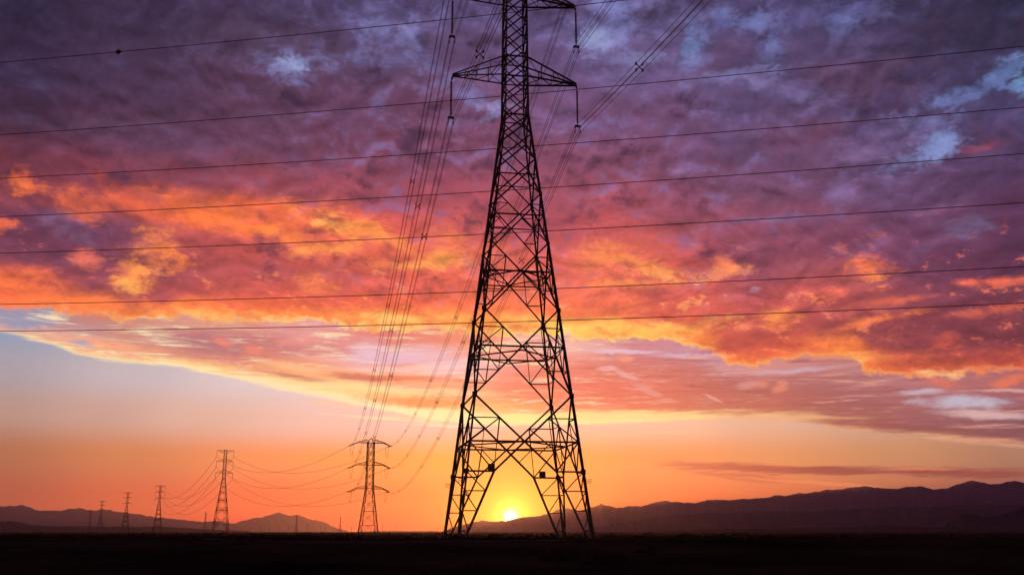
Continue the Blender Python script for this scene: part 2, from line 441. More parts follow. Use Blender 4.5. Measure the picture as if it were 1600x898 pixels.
    if Dk is not None:
      Dk = MIX(M('MULTIPLY', M('MULTIPLY', hi, far), dark_edge), Dk, wisp)
      Dk = MIX(M('MULTIPLY', lo, far), Dk, fold)
      crisp = M('ADD', NBF, M('MULTIPLY', NM, 0.7))
      band = M('MULTIPLY', MR(EL, 17.5, 12.5), MR(SD, 0.25, 0.8))
      Dk = MIX(M('MULTIPLY', MR(crisp, 0.10, 0.20, 0.0, 0.62), band), Dk, MIX(MR(M('ABSOLUTE', AZ), 8.0, 26.0), (255, 158, 92), (238, 112, 78)))
      Dk = MIX(M('MULTIPLY', MR(crisp, -0.12, -0.24, 0.0, 0.5), MR(SD, 0.4, 1.2)), Dk, fold)
      Dk = MIX(M('MULTIPLY', MR(NM, 0.02, -0.2, 0.0, 0.7), MR(SD, 1.4, 0.7)), Dk, (242, 118, 76))
      Dk = MIX(M('MULTIPLY', MR(NM, 0.04, 0.22, 0.0, 0.6), MR(SD, 1.0, 0.3)), Dk, (255, 226, 160))
      Dk = MIX(M('MULTIPLY', MR(NF, -0.25, 0.25, 0.0, 1.0, False), 0.06), Dk, wisp)
      C = Dk if zone == 3 else MIX(MR(dE, -0.05, 0.22), C, Dk)

    # ---------- lit puffs, folds and blue gaps of the deck
    puffs = [
        # dark folds
        (190, 356, 75, 26, -10, (104, 60, 84), .75), (165, 432, 80, 34, -15, (116, 62, 84), .7), (60, 385, 60, 30, 0, (98, 54, 78), .7),
        (350, 372, 90, 12, -10, (176, 78, 76), .8), (400, 330, 50, 10, -8, (206, 88, 70), .7), (340, 410, 80, 26, 0, (176, 76, 78), .6),
        (612, 392, 52, 14, 4, (206, 86, 74), .85), (1180, 540, 90, 18, 2, (192, 76, 66), .8), (1490, 512, 160, 30, -3, (118, 54, 66), .75),
        (1520, 560, 120, 14, 0, (140, 56, 62), .7), (1060, 340, 110, 20, 0, (150, 76, 92), .5), (520, 455, 90, 18, 0, (190, 82, 80), .6),
        (1240, 420, 60, 24, 0, (150, 76, 88), .6), (1460, 420, 60, 30, 0, (104, 58, 84), .7), (60, 310, 50, 18, -10, (90, 46, 62), .6),
        (300, 300, 80, 20, 0, (112, 60, 76), .5), (1135, 90, 34, 28, 0, (92, 68, 98), .8), (1280, 90, 60, 40, 0, (84, 64, 94), .6),
        (1500, 60, 90, 40, 0, (58, 50, 78), .6), (1330, 135, 90, 34, 0, (96, 68, 98), .7), (1550, 215, 50, 30, 0, (92, 60, 88), .7),
        (1250, 215, 90, 26, 0, (118, 72, 100), .6),
        # lit from below
        (44, 290, 44, 16, -12, (255, 122, 64), .95), (30, 272, 22, 14, 0, (214, 96, 66), .6), (125, 322, 44, 24, -20, (240, 110, 66), .85), (12, 355, 28, 10, -5, (250, 112, 72), .95),
        (190, 305, 60, 12, -40, (200, 84, 66), .6),
        (300, 338, 110, 14, -4, (250, 116, 62), .85), (370, 348, 120, 16, -12, (255, 124, 62), .85), (450, 372, 60, 14, -12, (255, 136, 66), .8),
        (430, 322, 130, 12, -3, (246, 108, 66), .8), (540, 350, 90, 18, -14, (255, 146, 74), .85), (525, 345, 30, 12, 0, (255, 178, 90), .8), (600, 372, 60, 12, -20, (255, 152, 76), .8),
        (650, 412, 75, 10, 6, (255, 168, 84), .9), (690, 396, 40, 10, 12, (255, 160, 80), .8), (520, 386, 60, 12, 8, (255, 156, 78), .85), (700, 372, 34, 16, 0, (246, 132, 80), .7),
        (245, 388, 40, 26, -10, (255, 138, 72), .98), (275, 400, 34, 8, -10, (253, 132, 66), .85), (212, 432, 34, 24, 20, (255, 148, 74), .98), (205, 445, 14, 10, 0, (255, 176, 86), .8),
        (135, 408, 24, 15, -25, (236, 114, 92), .85), (32, 430, 52, 9, -5, (253, 124, 68), .9), (85, 440, 50, 8, -18, (230, 106, 76), .7), (490, 446, 34, 16, -10, (250, 132, 74), .8),
        (60, 460, 120, 14, -10, (253, 122, 66), .8), (380, 440, 60, 8, 0, (226, 100, 80), .5),
        (940, 398, 42, 20, 10, (250, 134, 86), .85), (1000, 412, 90, 12, -14, (255, 148, 80), .85), (1040, 426, 36, 10, -4, (255, 168, 92), .9), (975, 442, 60, 10, 0, (255, 152, 78), .8),
        (1142, 424, 40, 9, -4, (255, 152, 88), .95), (1135, 412, 16, 14, 20, (250, 130, 90), .7), (1350, 418, 46, 20, -4, (250, 122, 82), .95), (1368, 436, 26, 9, 0, (255, 140, 82), .9),
        (1302, 458, 22, 16, 0, (240, 112, 82), .8), (1375, 500, 70, 7, 9, (246, 124, 76), .9), (1340, 506, 30, 8, 0, (250, 132, 74), .8), (1210, 497, 34, 16, 5, (255, 146, 72), .9),
        (1395, 470, 60, 6, 4, (236, 110, 76), .7), (1480, 534, 24, 12, 0, (226, 100, 76), .8), (1548, 441, 60, 8, -3, (240, 106, 78), .9), (1560, 484, 60, 8, 4, (222, 100, 78), .8),
        (1250, 454, 60, 20, 0, (216, 94, 84), .6), (940, 345, 50, 34, 10, (206, 88, 86), .6), (1060, 510, 90, 10, 2, (255, 190, 88), .7), (930, 506, 80, 10, 0, (255, 186, 88), .6),
        (1310, 556, 90, 8, -4, (255, 158, 78), .6), (640, 496, 120, 9, 0, (255, 208, 112), .6), (330, 488, 130, 10, -2, (255, 196, 104), .6),
        (1532, 232, 24, 7, 5, (150, 72, 98), .8), (900, 470, 120, 22, 0, (246, 112, 80), .5), (420, 470, 70, 8, 0, (240, 100, 64), .5),
        # blue gaps
        (455, 105, 44, 18, 6, (112, 108, 156), .85), (459, 102, 18, 8, 0, (158, 172, 220), .9), (440, 110, 20, 6, 10, (140, 144, 196), .7),
        (183, 98, 16, 8, 0, (86, 76, 116), .8), (172, 104, 40, 16, 0, (72, 58, 92), .5), (615, 62, 50, 28, 0, (108, 104, 156), .8), (640, 55, 14, 14, 0, (130, 130, 186), .6), (590, 42, 18, 10, 0, (126, 124, 180), .6),
        (740, 150, 40, 14, -20, (122, 116, 170), .8), (775, 172, 16, 9, 0, (150, 152, 206), .8), (560, 190, 26, 10, 0, (118, 90, 132), .5),
        (95, 358, 36, 18, -15, (118, 92, 126), .75), (130, 378, 30, 12, -20, (128, 96, 128), .5), (270, 232, 90, 26, 0, (108, 74, 108), .5),
        (940, 48, 30, 38, 35, (128, 132, 188), .85), (965, 18, 32, 18, 10, (118, 120, 178), .8), (992, 94, 30, 10, 10, (142, 148, 200), .85), (930, 62, 16, 16, 0, (158, 170, 215), .7), (965, 110, 50, 26, -20, (110, 98, 148), .6),
        (905, 20, 20, 16, 0, (112, 96, 142), .5),
        (1082, 72, 18, 24, -10, (116, 138, 196), .85), (1090, 20, 60, 20, 0, (108, 104, 156), .5), (1175, 32, 42, 10, -14, (112, 122, 180), .85), (1206, 66, 14, 30, 5, (110, 116, 172), .8), (1100, 92, 20, 8, 10, (118, 112, 166), .7),
        (1130, 36, 30, 8, 0, (98, 104, 164), .6), (1315, 30, 24, 16, -10, (100, 112, 166), .75), (1290, 22, 50, 10, 0, (88, 88, 140), .6),
        (1150, 118, 50, 7, 4, (124, 134, 190), .85), (1185, 128, 16, 8, -20, (130, 126, 178), .7), (1235, 138, 70, 14, -22, (110, 98, 146), .7), (1100, 130, 60, 14, 0, (112, 88, 132), .5),
        (1560, 122, 70, 16, 16, (104, 130, 186), .85), (1597, 126, 18, 12, 10, (120, 162, 216), .9), (1500, 158, 70, 9, 6, (104, 118, 176), .85), (1530, 140, 40, 12, 20, (98, 106, 160), .6),
        (1466, 230, 34, 13, 22, (136, 158, 216), .92), (1425, 246, 60, 9, 6, (124, 134, 188), .85), (1456, 192, 34, 9, 5, (118, 130, 184), .8), (1390, 215, 60, 18, 20, (116, 98, 146), .6), (1340, 245, 50, 14, 0, (120, 92, 132), .5),
        (1312, 300, 20, 30, -12, (128, 102, 150), .75), (1385, 285, 22, 14, 0, (118, 96, 140), .6), (1215, 341, 80, 8, 1, (124, 104, 150), .75), (1290, 340, 50, 10, 0, (110, 86, 130), .6), (1205, 358, 14, 14, 0, (118, 96, 140), .5),
        (1525, 352, 70, 14, -5, (108, 92, 128), .75), (1515, 368, 12, 8, 0, (118, 104, 144), .6), (1068, 250, 22, 20, 20, (126, 98, 150), .6), (1060, 262, 14, 8, 0, (134, 110, 160), .5), (860, 190, 30, 20, 10, (122, 98, 146), .6),
        (890, 170, 40, 30, 0, (120, 92, 140), .4), (1250, 30, 70, 16, 0, (92, 82, 130), .4), (1340, 64, 80, 14, 0, (86, 74, 116), .5), (1470, 190, 40, 14, 20, (110, 96, 146), .5),
        (1180, 455, 8, 3, 0, (180, 140, 160), .8), (1430, 395, 40, 14, 20, (104, 74, 108), .5),
    ]
    for b in puffs if zone > 1 else []:
        if b[5][2] > b[5][0] and b[1] < 310:      # openings onto the blue: broad and soft
            b = (b[0], b[1], b[2] * 1.35, b[3] * 1.5, b[4], b[5], min(1.0, b[6] * 1.05))
        C = blob(C, *b, k=1.9, soft=1.0)

    if zone > 1:
        k = M('MULTIPLY', REL, MR(EL, 8.0, 22.0, 1.5, 1.5))
        k = M('MULTIPLY', k, MR(dE, 0.0, 0.8))
        C = VM('SCALE', C, M('ADD', M('MAXIMUM', M('MULTIPLY_ADD', NF, 0.12, k), -0.55), 1.0))
    # the sun's disc
    if zone == 0:
        C = MIX(MR(ang, 0.36, 0.24), C, (255, 254, 225))
        C = VM('SCALE', C, MR(ang, 0.42, 0.22, 11.9, 30.0))
    else:
        C = VM('SCALE', C, MR(EL, 3.6, 20.0, 11.9, 10.2, False))
    bg = N('ShaderNodeBackground')
    LK.new(C, bg.inputs[0])
    bg.inputs[1].default_value = 0.1
    out = N('NodeGroupOutput')
    LK.new(bg.outputs[0], out.inputs[0])
    return NT


AZT = [-400, -17, -6, 6, 17, 400]
ELT = [-100, 3.6, 6.9, 14.9, 100]
tiles = []
for z in range(4):
    if z == 0:
        tiles.append([sky_tile('clear_sky', 0, -400, 400, -100, 3.6)])
    else:
        tiles.append([sky_tile('cloudy_sky', z, AZT[i], AZT[i + 1], ELT[z], ELT[z + 1]) for i in range(5)])
NT = world.node_tree
LK = NT.links
NT.nodes.clear()
_tc = N('ShaderNodeTexCoord')
_sp = N('ShaderNodeSeparateXYZ')
LK.new(_tc.outputs['Generated'], _sp.inputs[0])
_az = M('MULTIPLY', M('ARCTAN2', _sp.outputs[0], _sp.outputs[1]), 57.29578)
_el = M('MULTIPLY', M('ARCSINE', _sp.outputs[2]), 57.29578)


def pick(value, limit, below, above):
    n = N('ShaderNodeMixShader')
    LK.new(M('GREATER_THAN', value, limit), n.inputs[0])
    LK.new(below, n.inputs[1])
    LK.new(above, n.inputs[2])
    return n.outputs[0]


def group(tree):
    n = N('ShaderNodeGroup')
    n.node_tree = tree
    return n.outputs[0]


bands = []
for row in tiles:
    g = [group(t) for t in row]
    if len(g) == 1:
        bands.append(g[0])
    else:
        bands.append(pick(_az, -6, pick(_az, -17, g[0], g[1]), pick(_az, 6, g[2], pick(_az, 17, g[3], g[4]))))
_sky = pick(_el, 6.9, pick(_el, 3.6, bands[0], bands[1]), pick(_el, 14.9, bands[2], bands[3]))
_out = N('ShaderNodeOutputWorld')
LK.new(_sky, _out.inputs[0])
try:
    world.cycles.sampling_method = 'MANUAL'
    world.cycles.sample_map_resolution = 1024
except Exception:
    pass

# ------------------------------------------------------------------ materials
def material(name, base, rough=0.8, metal=0.0, scale=3.0, vary=0.35, bump=0.0, stretch=(1, 1, 1)):
    m = bpy.data.materials.new(name)
    m.use_nodes = True
    nt = m.node_tree
    bs = nt.nodes['Principled BSDF']
    tcn = nt.nodes.new('ShaderNodeTexCoord')
    mp = nt.nodes.new('ShaderNodeMapping')
    mp.inputs[3].default_value = stretch
    nz = nt.nodes.new('ShaderNodeTexNoise')
    nz.inputs['Scale'].default_value = scale
    nz.inputs['Detail'].default_value = 6
    nt.links.new(tcn.outputs['Object'], mp.inputs[0])
    nt.links.new(mp.outputs[0], nz.inputs['Vector'])
    cr = nt.nodes.new('ShaderNodeValToRGB')
    cr.color_ramp.elements[0].position = 0.3
    cr.color_ramp.elements[1].position = 0.7
    cr.color_ramp.elements[0].color = tuple(c * (1 - vary) for c in base) + (1,)
    cr.color_ramp.elements[1].color = tuple(min(1, c * (1 + vary)) for c in base) + (1,)
    nt.links.new(nz.outputs[0], cr.inputs[0])
    nt.links.new(cr.outputs[0], bs.inputs['Base Color'])
    bs.inputs['Roughness'].default_value = rough
    bs.inputs['Metallic'].default_value = metal
    if bump:
        b = nt.nodes.new('ShaderNodeBump')
        b.inputs['Strength'].default_value = 0.6
        b.inputs['Distance'].default_value = bump
        nt.links.new(nz.outputs[0], b.inputs['Height'])
        nt.links.new(b.outputs[0], bs.inputs['Normal'])
    return m


MAT = {
    'steel': material('weathered_steel', (0.11, 0.10, 0.10), 0.8, 0.2, 2.0, 0.3),
    'wire': material('aluminium_conductor', (0.12, 0.12, 0.12), 0.7, 0.3, 1.0, 0.2),
    'insulator': material('dark_porcelain', (0.045, 0.03, 0.025), 0.6, 0.0, 8.0, 0.3),
    'sign': material('painted_plate', (0.12, 0.11, 0.1), 0.7, 0.0, 4.0, 0.4),
    'wood': material('weathered_pole_wood', (0.10, 0.07, 0.05), 0.9, 0.0, 3.0, 0.4, stretch=(1, 1, .1)),
    'soil': material('dry_scrub_soil', (0.052, 0.036, 0.026), 1.0, 0.0, 0.16, 0.75, 0.3),
    'track': material('dusty_track', (0.12, 0.09, 0.075), 1.0, 0.0, 0.4, 0.3, 0.05),
    'scrub': material('dry_scrub', (0.045, 0.038, 0.022), 1.0, 0.0, 2.0, 0.5),
    'hill': material('hill_rock', (0.06, 0.048, 0.045), 1.0, 0.0, 0.002, 0.4),
}
for _m in MAT.values():
    _m.node_tree.nodes['Principled BSDF'].inputs['Specular IOR Level'].default_value = 0.3
for _k in ('soil', 'track', 'scrub', 'hill'):
    MAT[_k].node_tree.nodes['Principled BSDF'].inputs['Specular IOR Level'].default_value = 0.0


# ------------------------------------------------------------------ objects
def tag(o, label=None, cat=None, grp=None, kind=None):
    for k, v in (('label', label), ('category', cat), ('group', grp), ('kind', kind)):
        if v:
            o[k] = v
    return o


def empty(name, loc, rz=0.0):
    o = bpy.data.objects.new(name, None)
    o.empty_display_size = 1.0
    o.location = loc
    o.rotation_euler = (0, 0, rz)
    COL.objects.link(o)
    return o


def link_mesh(name, me, parent=None, mat=None):
    o = bpy.data.objects.new(name, me)
    if mat and not me.materials:
        me.materials.append(mat)
    COL.objects.link(o)
    if parent:
        o.parent = parent
    return o


class MB:
    """Collects simple solids into one mesh."""

    def __init__(self):
        self.v, self.f = [], []

    def add(self, vs, fs):
        n = len(self.v)
        self.v += [tuple(v) for v in vs]
        self.f += [tuple(i + n for i in f) for f in fs]
        return self

    def angle(self, a, b, w, up=None, t=None):
        """Steel angle (L-section) from a to b."""
        a, b = Vector(a), Vector(b)
        q = frame_of(a, b)
        L = (b - a).length
        self.add([a + q @ Vector((p[0] * w, p[1] * w, z * L)) for z in (0, 1) for p in L_SEC], L_FACES)
        return self

    def box(self, c, s, q=None):
        c = Vector(c)
        vs = [Vector((x * s[0] / 2, y * s[1] / 2, z * s[2] / 2)) for x in (-1, 1) for y in (-1, 1) for z in (-1, 1)]
        if q:
            vs = [q @ v for v in vs]
        return self.add([c + v for v in vs], [(0, 1, 3, 2), (4, 6, 7, 5), (0, 4, 5, 1), (2, 3, 7, 6), (0, 2, 6, 4), (1, 5, 7, 3)])

    def tube(self, pts, r, n=5, caps=True):
        pts = [Vector(p) for p in pts]
        rings = []
        for i, p in enumerate(pts):
            d = (pts[min(i + 1, len(pts) - 1)] - pts[max(i - 1, 0)])
            q = frame_of(Vector((0, 0, 0)), d)
            rr = r[i] if isinstance(r, (list, tuple)) else r
            rings.append([p + q @ Vector((math.cos(k * 2 * math.pi / n) * rr, math.sin(k * 2 * math.pi / n) * rr, 0)) for k in range(n)])
        vs = [v for g in rings for v in g]
        fs = [(i * n + k, i * n + (k + 1) % n, (i + 1) * n + (k + 1) % n, (i + 1) * n + k) for i in range(len(pts) - 1) for k in range(n)]
        if caps:
            fs += [tuple(reversed(range(n))), tuple((len(pts) - 1) * n + k for k in range(n))]
        return self.add(vs, fs)

    def mesh(self, name):
        me = bpy.data.meshes.new(name)
        me.from_pydata(self.v, [], self.f)
        me.update()
        return me

    def build(self, name, mat, parent=None):
        return link_mesh(name, self.mesh(name), parent, mat)


L_SEC = [(-.5, -.5), (.5, -.5), (.5, -.34), (-.34, -.34), (-.34, .5), (-.5, .5)]
L_FACES = [(i, (i + 1) % 6, (i + 1) % 6 + 6, i + 6) for i in range(6)] + [(3, 2, 1, 0), (5, 4, 3, 0), (6, 7, 8, 9), (6, 9, 10, 11)]


def frame_of(a, b):
    """Rotation whose z axis runs from a to b."""
    d = b - a
    if d.length < 1e-9:
        return Matrix.Identity(3)
    return d.to_track_quat('Z', 'Y').to_matrix()


ANGLE_MESH = MB().angle((0, 0, 0), (0, 0, 1), 1).mesh('steel_angle')
ANGLE_MESH.materials.append(MAT['steel'])
for _p in ANGLE_MESH.polygons:
    _p.use_smooth = False


def member(name, a, b, w, parent):
    """One steel angle of a lattice, an object of its own that shares its mesh with the others."""
    a, b = Vector(a), Vector(b)
    o = link_mesh(name, ANGLE_MESH, parent)
    q = frame_of(a, b).to_4x4()
    o.matrix_local = Matrix.Translation(a) @ q @ Matrix.Diagonal((w, w, (b - a).length, 1))
    return o


# ------------------------------------------------------------------ ground and hills
def sm(x, a, b):
    t = min(1, max(0, (x - a) / (b - a)))
    return t * t * (3 - 2 * t)


def ground_z(x, y):
    """Height of the plain: a low swell lies between the viewer and the big pylon."""
    z = 1.47 * sm(y, 6, 47) * (1 - sm(y, 52, 70)) * (1 - sm(abs(x), 150, 260))
    r = math.hypot(x, y)
    z += 0.10 * mnoise.noise(Vector((x * .11, y * .11, 3))) * sm(r, 3, 20) * (1 if r < 300 else 300 / r)
    z += 0.035 * mnoise.noise(Vector((x * .5, y * .5, 8))) * (1 - sm(r, 60, 120))
    return z - .05


def ground():
    rings = [0, 2, 4, 6, 8, 10, 12, 14.5, 17, 20, 23, 26, 29, 32, 35, 38, 41, 43.5, 46, 48.5, 51, 54, 57, 60, 64, 68, 73, 80, 90, 100, 120, 150, 200, 280, 400,
             600, 900, 1400, 2200, 3500, 5500, 8500, 12000, 15500]
    n = 240
    vs, fs = [(0, 0, ground_z(0, 0))], []
    for r in rings[1:]:
        for k in range(n):
            a = 2 * math.pi * k / n
            x, y = r * math.cos(a), r * math.sin(a)
            vs.append((x, y, ground_z(x, y)))
    for k in range(n):
        fs.append((0, 1 + k, 1 + (k + 1) % n))
    for i in range(len(rings) - 2):
        for k in range(n):
            a, b = 1 + i * n + k, 1 + i * n + (k + 1) % n
            fs.append((a, a + n, b + n, b))
    me = bpy.data.meshes.new('ground')
    me.from_pydata(vs, [], fs)
    for p in me.polygons:
        p.use_smooth = True
    tag(link_mesh('ground', me, None, MAT['soil']), kind='structure')


ground()


def dirt_track():
    """A dusty track that dips over the near side of the swell."""
    vs, fs = [], []
    n = 80
    for i in range(n):
        t = i / (n - 1) * 2 - 1
        x = -5.5 + 15 * t
        y = 39.5 + 15 * t * t * (1.0 if t < 0 else .8) + .5 * mnoise.noise(Vector((x * .3, 0, 1)))
        wd = .8 + .35 * mnoise.noise(Vector((x * .5, 5, 1)))
        for s in (-1, -.35, .35, 1):
            vs.append((x, y + s * wd, ground_z(x, y + s * wd) + .02))
    for i in range(n - 1):
        for j in range(3):
            fs.append((4 * i + j, 4 * i + 4 + j, 4 * i + 5 + j, 4 * i + 1 + j))
    tag(MB().add(vs, fs).build('dirt_track', MAT['track']), kind='structure')


dirt_track()


def hills(pts, depth, back=0.0, rough=0.5, seed=0, spur=1.0):
    """A range: crest at the heights seen in the photograph, spurs running down to the plain on both sides."""
    pts = sorted(pts)
    xs = np.array([p[0] for p in pts], float)
    ys = np.array([p[1] for p in pts], float)
    X = np.arange(xs[0], xs[-1] + 1, 2.0)
    Y = np.interp(X, xs, ys)
    rows_ = 15
    vs, fs = [], []
    for i, (x, y) in enumerate(zip(X, Y)):
        e = mnoise.fractal(Vector((x * .09, seed, 0)), 0.5, 2.1, 6) * rough * 2.4
        crest = at(x, min(y + e, 829.5), depth)
        H = max(crest.z, 2.0)
        dirx = Vector((crest.x, crest.y, 0)).normalized()
        for j in range(rows_):
            t = (j / (rows_ - 1)) * 2 - 1          # -1 front foot, 0 crest, 1 back foot
            span = H * 4.2 + 250
            fall = (1 - abs(t)) ** 1.25
            g = mnoise.fractal(Vector((x * .035 + seed, t * 3.2, seed)), 0.8, 2.0, 5)
            wob = 1 + spur * 0.55 * g * min(1, abs(t) * 4) * (1 - abs(t))
            p = crest + dirx * (t * span * (1 + .25 * g * abs(t)))
            vs.append((p.x, p.y, max(min(H * fall * wob, H * (1 - .25 * abs(t))), 0) if abs(t) < 1 else -1.0))
    n = len(X)
    for i in range(n - 1):
        for j in range(rows_ - 1):
            a = i * rows_ + j
            fs.append((a, a + 1, a + rows_ + 1, a + rows_))
    me = bpy.data.meshes.new('hills')
    me.from_pydata(vs, [], fs)
    for p in me.polygons:
        p.use_smooth = True
    tag(link_mesh('hills', me, None, MAT['hill']), kind='structure')


hills([(-260, 800), (-180, 788), (-120, 794), (-60, 786), (0, 790), (20, 790), (35, 788), (60, 797), (95, 797), (112, 794), (125, 793), (137, 796), (150, 797),
       (162, 795), (185, 799), (205, 801), (225, 804), (240, 807), (262, 809), (282, 811), (300, 813), (318, 815), (335, 813), (352, 816), (370, 818),
       (400, 821), (430, 824), (470, 828), (500, 829.5)], 13000, seed=1)
hills([(350, 826), (362, 819), (378, 813), (390, 811), (400, 808), (412, 807), (425, 803), (435, 800), (445, 803), (455, 805), (465, 804), (475, 807), (490, 812),
       (505, 814), (515, 819), (528, 825), (545, 829.5)], 14000, seed=2)
hills([(560, 829.5), (600, 828.2), (650, 828.6), (685, 829.2)], 14500, seed=3, rough=.2)
hills([(690, 829.5), (702, 826), (712, 822), (725, 819), (738, 816), (752, 812), (762, 813.5), (775, 814), (790, 813.5), (800, 811.5), (810, 808), (822, 807), (838, 806), (852, 803), (862, 800),
       (870, 796), (880, 794), (886, 793), (895, 795), (905, 797), (915, 795), (925, 791), (935, 788.5), (942, 787.5), (952, 789.5), (962, 792.5), (972, 792), (985, 790), (1000, 791),
       (1010, 788.5), (1020, 785), (1030, 783), (1040, 782), (1062, 784), (1087, 785), (1100, 782), (1115, 780), (1130, 780), (1145, 781), (1157, 779), (1180, 778), (1200, 777), (1208, 774),
       (1216, 772.5), (1227, 775), (1238, 771), (1260, 769.5), (1275, 768), (1284, 766), (1292, 764), (1302, 765), (1325, 762), (1338, 760), (1350, 759), (1362, 760), (1375, 762), (1405, 763),
       (1415, 760), (1425, 759.5), (1440, 759.5), (1450, 762), (1460, 764), (1482, 762), (1490, 758), (1500, 755), (1512, 751.5), (1521, 750.5), (1531, 752), (1540, 755), (1550, 755.5), (1562, 755),
       (1575, 752), (1585, 750.5), (1600, 754), (1650, 749), (1720, 757), (1800, 748), (1880, 758)], 13000, seed=4)
hills([(900, 829.5), (940, 822), (975, 815), (1010, 810), (1050, 804), (1080, 802), (1110, 800), (1140, 801), (1170, 799), (1210, 798), (1250, 800), (1290, 796), (1330, 795), (1370, 793), (1400, 791),
       (1440, 792), (1480, 789), (1530, 787), (1570, 788), (1620, 784), (1700, 788), (1800, 784)], 7600, seed=5, rough=1.0)
hills([(1462, 829), (1475, 821), (1488, 813), (1500, 805), (1510, 803), (1522, 803), (1535, 806), (1545, 807), (1560, 804), (1575, 800), (1590, 795), (1602, 791), (1650, 786), (1740, 795)], 4300, seed=6)
hills([(1010, 829.5), (1080, 827.5), (1140, 826), (1200, 825), (1260, 824.5), (1330, 823.5), (1365, 821), (1385, 818.5), (1402, 821), (1440, 823), (1520, 822), (1600, 822), (1700, 821)], 3800, seed=7, rough=.3)
hills([(-200, 810), (-60, 812), (0, 814), (18, 813.5), (30, 815), (45, 819), (75, 821), (110, 821.5), (180, 822), (250, 822), (300, 824.5), (350, 827.5), (390, 829.3)], 4000, seed=8, rough=.3)


# ------------------------------------------------------------------ scrub
def scrub():
    """Low dry bushes of the plain, uncountable: one object of small leaf and twig faces."""
    r = random.Random(5)
    vs, fs = [], []

    def clump(cx, cy, rad, hh, leaves):
        gz = ground_z(cx, cy)
        for _ in range(leaves):
            a = r.uniform(0, 2 * math.pi)
            q = math.sqrt(r.random()) * rad
            x, y = cx + q * math.cos(a), cy + q * math.sin(a)
            z = hh * (1 - (q / rad) ** 2) * r.uniform(.15, 1.0)
            s = rad * r.uniform(.06, .16)
            u = Vector((r.uniform(-1, 1), r.uniform(-1, 1), r.uniform(-.3, 1))).normalized() * s
            w = Vector((r.uniform(-1, 1), r.uniform(-1, 1), r.uniform(-.3, .3))).normalized() * s * .5
            c = Vector((x, y, z + gz))
            k = len(vs)
            vs.extend([tuple(c - u), tuple(c + w), tuple(c + u), tuple(c - w)])
            fs.append((k, k + 1, k + 2, k + 3))

    for _ in range(1100):
        y = 7 * (7.5 ** r.random())
        x = r.uniform(-.75, .75) * y
        clump(x, y, r.uniform(.12, .4), r.uniform(.05, .16) * (1 if y < 38 else .8), 26)
    for _ in range(260):
        y = r.uniform(40, 54)
        x = r.uniform(-.62, .62) * y
        clump(x, y, r.uniform(.2, .7), r.uniform(.14, .3), 40)
    for _ in range(500):
        y = 60 * (20 ** r.random())
        x = r.uniform(-.6, .6) * y
        clump(x, y, r.uniform(.5, 1.4), r.uniform(.4, 1.2), 16)
    # the larger bushes that stand out on the plain to the right of the pylon
    for px, dpt, rad in ((826, 33, .35), (868, 31, .6), (880, 32, .5), (940, 30, .65), (955, 31, .5), (1012, 34, .5), (1150, 420, 4), (1168, 430, 3.4), (755, 180, 1.8), (1012, 520, 3.5)):
        p = at(px, 840, dpt)
        clump(p.x, dpt, rad, rad * .5, 260)
    me = bpy.data.meshes.new('scrub')
    me.from_pydata(vs, [], fs)
    tag(link_mesh('scrub', me, None, MAT['scrub']), 'low dry scrub and tufts scattered over the dark plain', 'scrub', kind='stuff')


scrub()

# ------------------------------------------------------------------ lattice pylons
S0, TAPER, WAIST, TOP = 9.28, 0.229, 34.1, 51.9


def half(z):
    h = z - EYE
    if z <= WAIST:
        return (S0 - TAPER * h) / 2
    return 0.93 - (z - WAIST) * 0.0085


CORN = [(-1, -1), (1, -1), (1, 1), (-1, 1)]
NODES = [11.25, 17.75, 23.1, 27.2, 30.2, 32.4, WAIST]
CROSS = [14.75, 21.0, 25.35]
KINK = 5.8
C1 = 7.9
ARMS = [('lower', 37.45), ('middle', 44.55), ('upper', 51.5)]
ARM_L = 5.2


